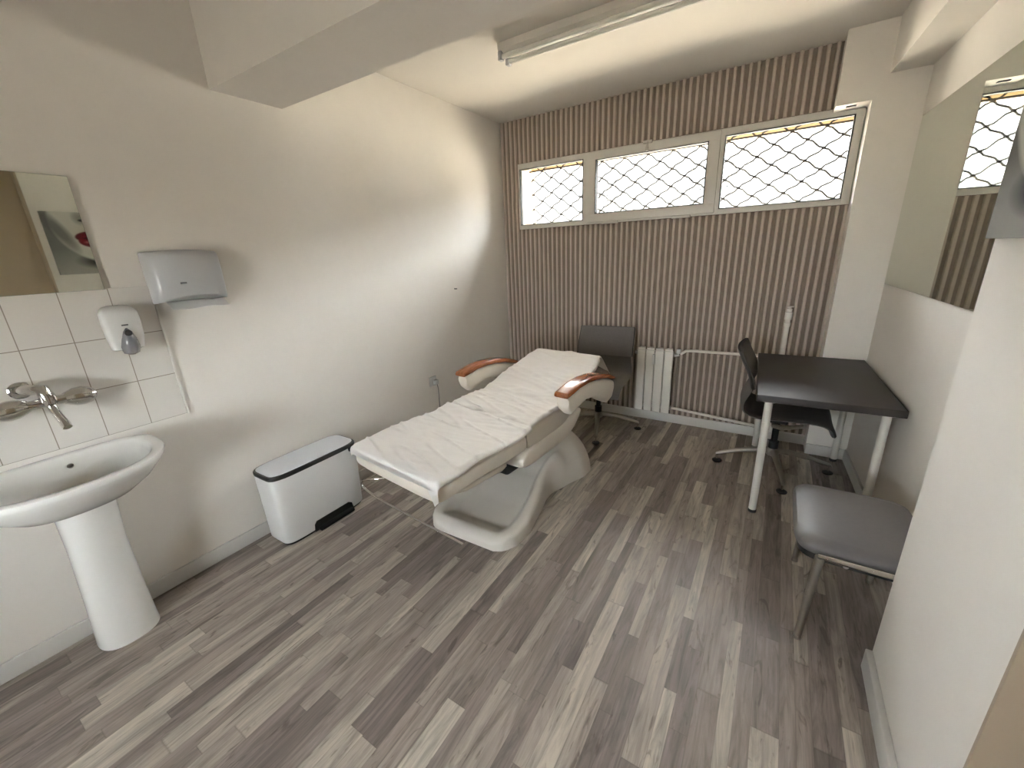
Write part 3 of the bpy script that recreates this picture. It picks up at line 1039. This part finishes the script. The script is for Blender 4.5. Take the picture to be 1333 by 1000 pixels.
# ------------------------------------------------------------------ swivel chairs on glide discs (front faces -y)
def shell(path, width, thick, curve, n=24):
    P = [Vector((0, y, z)) for y, z in path]
    rings = []
    for i, p in enumerate(P):
        d_ = (P[min(i + 1, len(P) - 1)] - P[max(i - 1, 0)]).normalized()
        nrm = Vector((0, d_.z, -d_.y))          # towards the back / underside
        t = i / (len(P) - 1)
        w = width(t) / 2
        th = thick(t)
        topr, botr = [], []
        for k in range(n + 1):
            a = -1 + 2 * k / n
            c = -curve(t) * a * a
            e = math.sqrt(max(0.0, 1 - abs(a) ** 8))
            topr.append(p + Vector((a * w, 0, 0)) + nrm * (c - th / 2 * e))
            botr.append(p + Vector((a * w, 0, 0)) + nrm * (c + th / 2 * e))
        rings.append(topr + botr[::-1])
    return rings
def smooth_path(pts, m=6):
    out = []
    n = len(pts)
    for i in range(n - 1):
        p0, p1, p2, p3 = pts[max(i - 1, 0)], pts[i], pts[i + 1], pts[min(i + 2, n - 1)]
        for k in range(m):
            t = k / m
            out.append(tuple(0.5 * ((2 * p1[j]) + (-p0[j] + p2[j]) * t + (2 * p0[j] - 5 * p1[j] + 4 * p2[j] - p3[j]) * t * t + (-p0[j] + 3 * p1[j] - 3 * p2[j] + p3[j]) * t ** 3) for j in range(2)))
    out.append(tuple(pts[-1]))
    return out
def swivel_chair(label):
    c = empty('swivel_chair')
    tag(c, label, 'chair', 'swivel chairs by the slatted wall')
    seatp = smooth_path([(-0.285, 0.375), (-0.262, 0.415), (-0.20, 0.435), (-0.05, 0.430), (0.08, 0.420), (0.16, 0.425), (0.212, 0.455), (0.228, 0.52), (0.205, 0.59), (0.185, 0.64)])
    MB().rings(shell(seatp, lambda t: 0.47 + 0.01 * math.sin(t * PI) - 0.04 * max(0, t - 0.7), lambda t: 0.030 if t < 0.55 else 0.022, lambda t: 0.008 + 0.02 * t)).build('seat', CHARCOAL, c)
    backp = smooth_path([(0.183, 0.62), (0.190, 0.66), (0.212, 0.72), (0.246, 0.785), (0.270, 0.838), (0.277, 0.858)])
    bk = MB().rings(shell(backp, lambda t: 0.480 - 0.02 * t ** 3, lambda t: 0.026, lambda t: 0.028)).build('backrest', CHARCOAL, c)
    backp2 = [(y - 0.004, z) for y, z in backp]
    MB().rings(shell([(y + 0.010, z + (0.004 if i == len(backp) - 1 else 0)) for i, (y, z) in enumerate(backp)], lambda t: 0.496 - 0.02 * t ** 3, lambda t: 0.012, lambda t: 0.028)).build('backrest_rim', BLACK, bk)
    # aluminium support and column
    MB().tube([(0, 0, 0.10), (0, 0, 0.20)], 0.030, 20).tube([(0, 0, 0.19), (0, 0, 0.36)], 0.020, 18).box((-0.05, -0.06, 0.345), (0.05, 0.07, 0.375), 0.01).build('column', BLACK, c)
    for s in (-1, 1):
        MB().tube([(s * 0.01, 0.02, 0.315), (s * 0.06, -0.03, 0.325), (s * 0.21, -0.13, 0.415), (s * 0.22, -0.14, 0.425)], [0.017, 0.016, 0.013, 0.010], 12).build('seat_bracket', STEEL, c)
    MB().lathe([(0.0, 0.150), (0.035, 0.148), (0.042, 0.13), (0.040, 0.100), (0.034, 0.095)], (0, 0, 0)).build('hub', STEEL, c)
    for k in range(4):
        a = math.radians(12) + k * PI / 2
        ux, uy = math.cos(a), math.sin(a)
        leg = []
        for r_, z, w, h in ((0.02, 0.128, 0.024, 0.022), (0.10, 0.122, 0.021, 0.020), (0.22, 0.098, 0.017, 0.016), (0.33, 0.066, 0.014, 0.012), (0.352, 0.058, 0.013, 0.009)):
            leg.append([(ux * r_ - uy * w * math.cos(t), uy * r_ + ux * w * math.cos(t), z + h * math.sin(t)) for t in [2 * PI * j / 14 for j in range(14)]])
        lo = MB().rings(leg).build('base_leg', STEEL, c)
        MB().tube([(ux * 0.343, uy * 0.343, 0.01), (ux * 0.343, uy * 0.343, 0.055)], 0.007, 10).build('glide_pin', CHROME, lo)
        MB().lathe([(0.030, 0.0), (0.031, 0.006), (0.020, 0.013), (0.010, 0.016)], (ux * 0.343, uy * 0.343, 0)).build('glide_disc', BLACK, lo)
    return c
ch = swivel_chair('dark swivel chair tucked under the desk by the right wall')
ch.location = (2.493, -0.522, 0)
# desk chair faces +x; star arms turned to where the discs stand
ch.rotation_euler = (0, 0, math.radians(90))
ch2 = copy_tree(ch)
ch2['label'] = 'grey-backed swivel chair facing out between the couch and the radiator'
ch2.location = (1.165, -0.40, 0)
ch2.rotation_euler = (0, 0, math.radians(6))

# ------------------------------------------------------------------ visitor chair by the near wall
vc = empty('visitor_chair', (2.735, -1.775, 0))
tag(vc, 'grey padded chair on a chrome frame in front of the desk, by the right wall', 'chair')
st = []
for z, ax, ay in ((0.385, 0.165, 0.215), (0.389, 0.178, 0.232), (0.408, 0.188, 0.243), (0.426, 0.188, 0.243), (0.441, 0.178, 0.232), (0.449, 0.150, 0.20), (0.453, 0.10, 0.13), (0.454, 0.02, 0.02)):
    st.append(superring(0.026, 0.006, z, ax + 0.018, ay, 6.5, 56))
MB().rings(st).build('seat_cushion', GREYVINYL, vc)
MB().rings([superring(0.023, 0, z, 0.188, 0.225, 6, 40) for z in (0.362, 0.3855)]).build('seat_pan', BLACK, vc)
for s in (-1, 1):
    y = s * 0.248
    MB().tube([(-0.105, y, 0.400), (0.17, y, 0.400)], 0.011, 14).build('side_rail', CHROME, vc)
    MB().tube([(-0.098, y, 0.398), (-0.103, y, 0.3), (-0.114, y, 0.012)], [0.016, 0.015, 0.012], 12).lathe([(0.014, 0), (0.014, 0.014)], (-0.114, y, 0)).build('leg', STEEL, vc)
    MB().tube([(0.165, y, 0.398), (0.17, y, 0.3), (0.175, y, 0.012)], [0.016, 0.015, 0.012], 12).lathe([(0.014, 0), (0.014, 0.014)], (0.175, y, 0)).build('leg', STEEL, vc)
MB().tube([(-0.02, -0.248, 0.386), (-0.02, 0.248, 0.386)], 0.009, 12).build('cross_bar', CHROME, vc)

# ------------------------------------------------------------------ radiator and heating pipes
rd = empty('radiator', (1.405, -0.085, 0))
tag(rd, 'white sectional radiator under the window beside the grey swivel chair', 'radiator')
for i in range(4):
    x0 = 0.003 + i * 0.076
    m = MB().box((x0, -0.035, 0.115), (x0 + 0.070, -0.020, 0.675), 0.006)
    m.box((x0 + 0.028, -0.020, 0.13), (x0 + 0.042, 0.035, 0.665), 0.003)
    m.box((x0 + 0.006, 0.020, 0.13), (x0 + 0.064, 0.032, 0.665), 0.003)
    m.tube([(x0 - 0.002, 0, 0.160), (x0 + 0.073, 0, 0.160)], 0.020, 14).tube([(x0 - 0.002, 0, 0.640), (x0 + 0.073, 0, 0.640)], 0.020, 14)
    m.prism([(x0 + 0.004, -0.03), (x0 + 0.066, -0.03), (x0 + 0.055, 0.02), (x0 + 0.015, 0.02)], 0.672, 0.692)
    m.build('section', WMETAL, rd)
MB().tube([(-0.004, 0, 0.640), (-0.022, 0, 0.640)], 0.017, 14).build('end_plug', WPLASTIC, rd)
MB().box((0.135, -0.046, 0.55), (0.158, -0.034, 0.64), 0.004).build('heat_meter', WPLASTIC, rd)
MB().tube([(0.305, 0, 0.640), (0.345, 0, 0.650)], 0.016, 14).lathe([(0.014, 0), (0.019, 0.006), (0.019, 0.034), (0.014, 0.04)], (0.338, 0, 0.655)).build('valve', WPLASTIC, rd)

pi = empty('heating_pipes', (0, 0, 0))
tag(pi, 'white heating pipes from the radiator to the riser behind the desk', 'pipes')
MB().tube([(1.762, -0.085, 0.652), (1.80, -0.088, 0.684), (1.86, -0.09, 0.690), (2.455, -0.09, 0.695)], 0.012, 14).build('upper_pipe', WMETAL, pi)
MB().tube([(1.722, -0.085, 0.160), (1.76, -0.088, 0.162), (2.35, -0.09, 0.120), (2.455, -0.09, 0.115)], 0.012, 14).build('lower_pipe', WMETAL, pi)
MB().tube([(2.468, -0.09, 0.10), (2.472, -0.09, 1.00)], 0.0165, 16).build('riser', WMETAL, pi)
m = MB().lathe([(0.021, 0.93), (0.021, 0.955), (0.017, 0.957), (0.017, 0.975), (0.024, 0.978), (0.024, 1.03), (0.018, 1.035), (0.018, 1.055), (0.010, 1.06), (0.010, 1.075)], (2.472, -0.09, 0))
m.tube([(2.455, -0.09, 1.066), (2.497, -0.09, 1.072)], 0.006, 10)
m.build('air_valve', WMETAL, pi)
for z in (0.115, 0.695):
    MB().lathe([(0.022, -0.02), (0.022, 0.02)], (2.468, -0.09, z)).build('coupling', WMETAL, pi)

# ------------------------------------------------------------------ wall socket, plug, cord, hook
so = empty('wall_socket', (0.0, -1.235, 0.515))
tag(so, 'white wall socket on the left wall behind the couch', 'socket')
MB().box((0, -0.041, -0.041), (0.010, 0.041, 0.041), 0.004).build('plate', WPLASTIC, so)
MB().lathe([(0.028, 0.0), (0.028, 0.0125), (0.024, 0.0125)], (0, 0, 0), axis='x').build('outlet', WPLASTIC, so)
pg = empty('power_plug', (0.0125, -1.225, 0.512))
tag(pg, 'white power plug with hanging cord in the socket behind the couch', 'plug')
MB().box((0, -0.020, -0.022), (0.034, 0.020, 0.018), 0.006).build('plug_body', WPLASTIC, pg)
MB().tube([(0.028, 0, -0.018), (0.030, 0.008, -0.06), (0.022, 0.012, -0.25), (0.022, 0.012, -0.45), (0.05, -0.01, -0.502), (0.30, -0.15, -0.506), (0.60, -0.35, -0.506)], 0.0035, 8).build('cord', plain('grey_cable', (0.22, 0.21, 0.20), 0.5), pg)
tag(MB().lathe([(0.006, 0.0), (0.006, 0.002), (0.003, 0.003), (0.003, 0.018), (0.006, 0.022), (0.0, 0.024)], (0.0, -0.844, 1.247), 12, 'x').build('wall_hook', DGREY), 'tiny dark hook on the left wall above the couch', 'hook')
# vent slot in the box above the window
tag(MB().box((2.59, -0.130, 2.280), (2.64, -0.105, 2.2855), 0.001).build('trim_7', DARKPIPE), kind='structure')
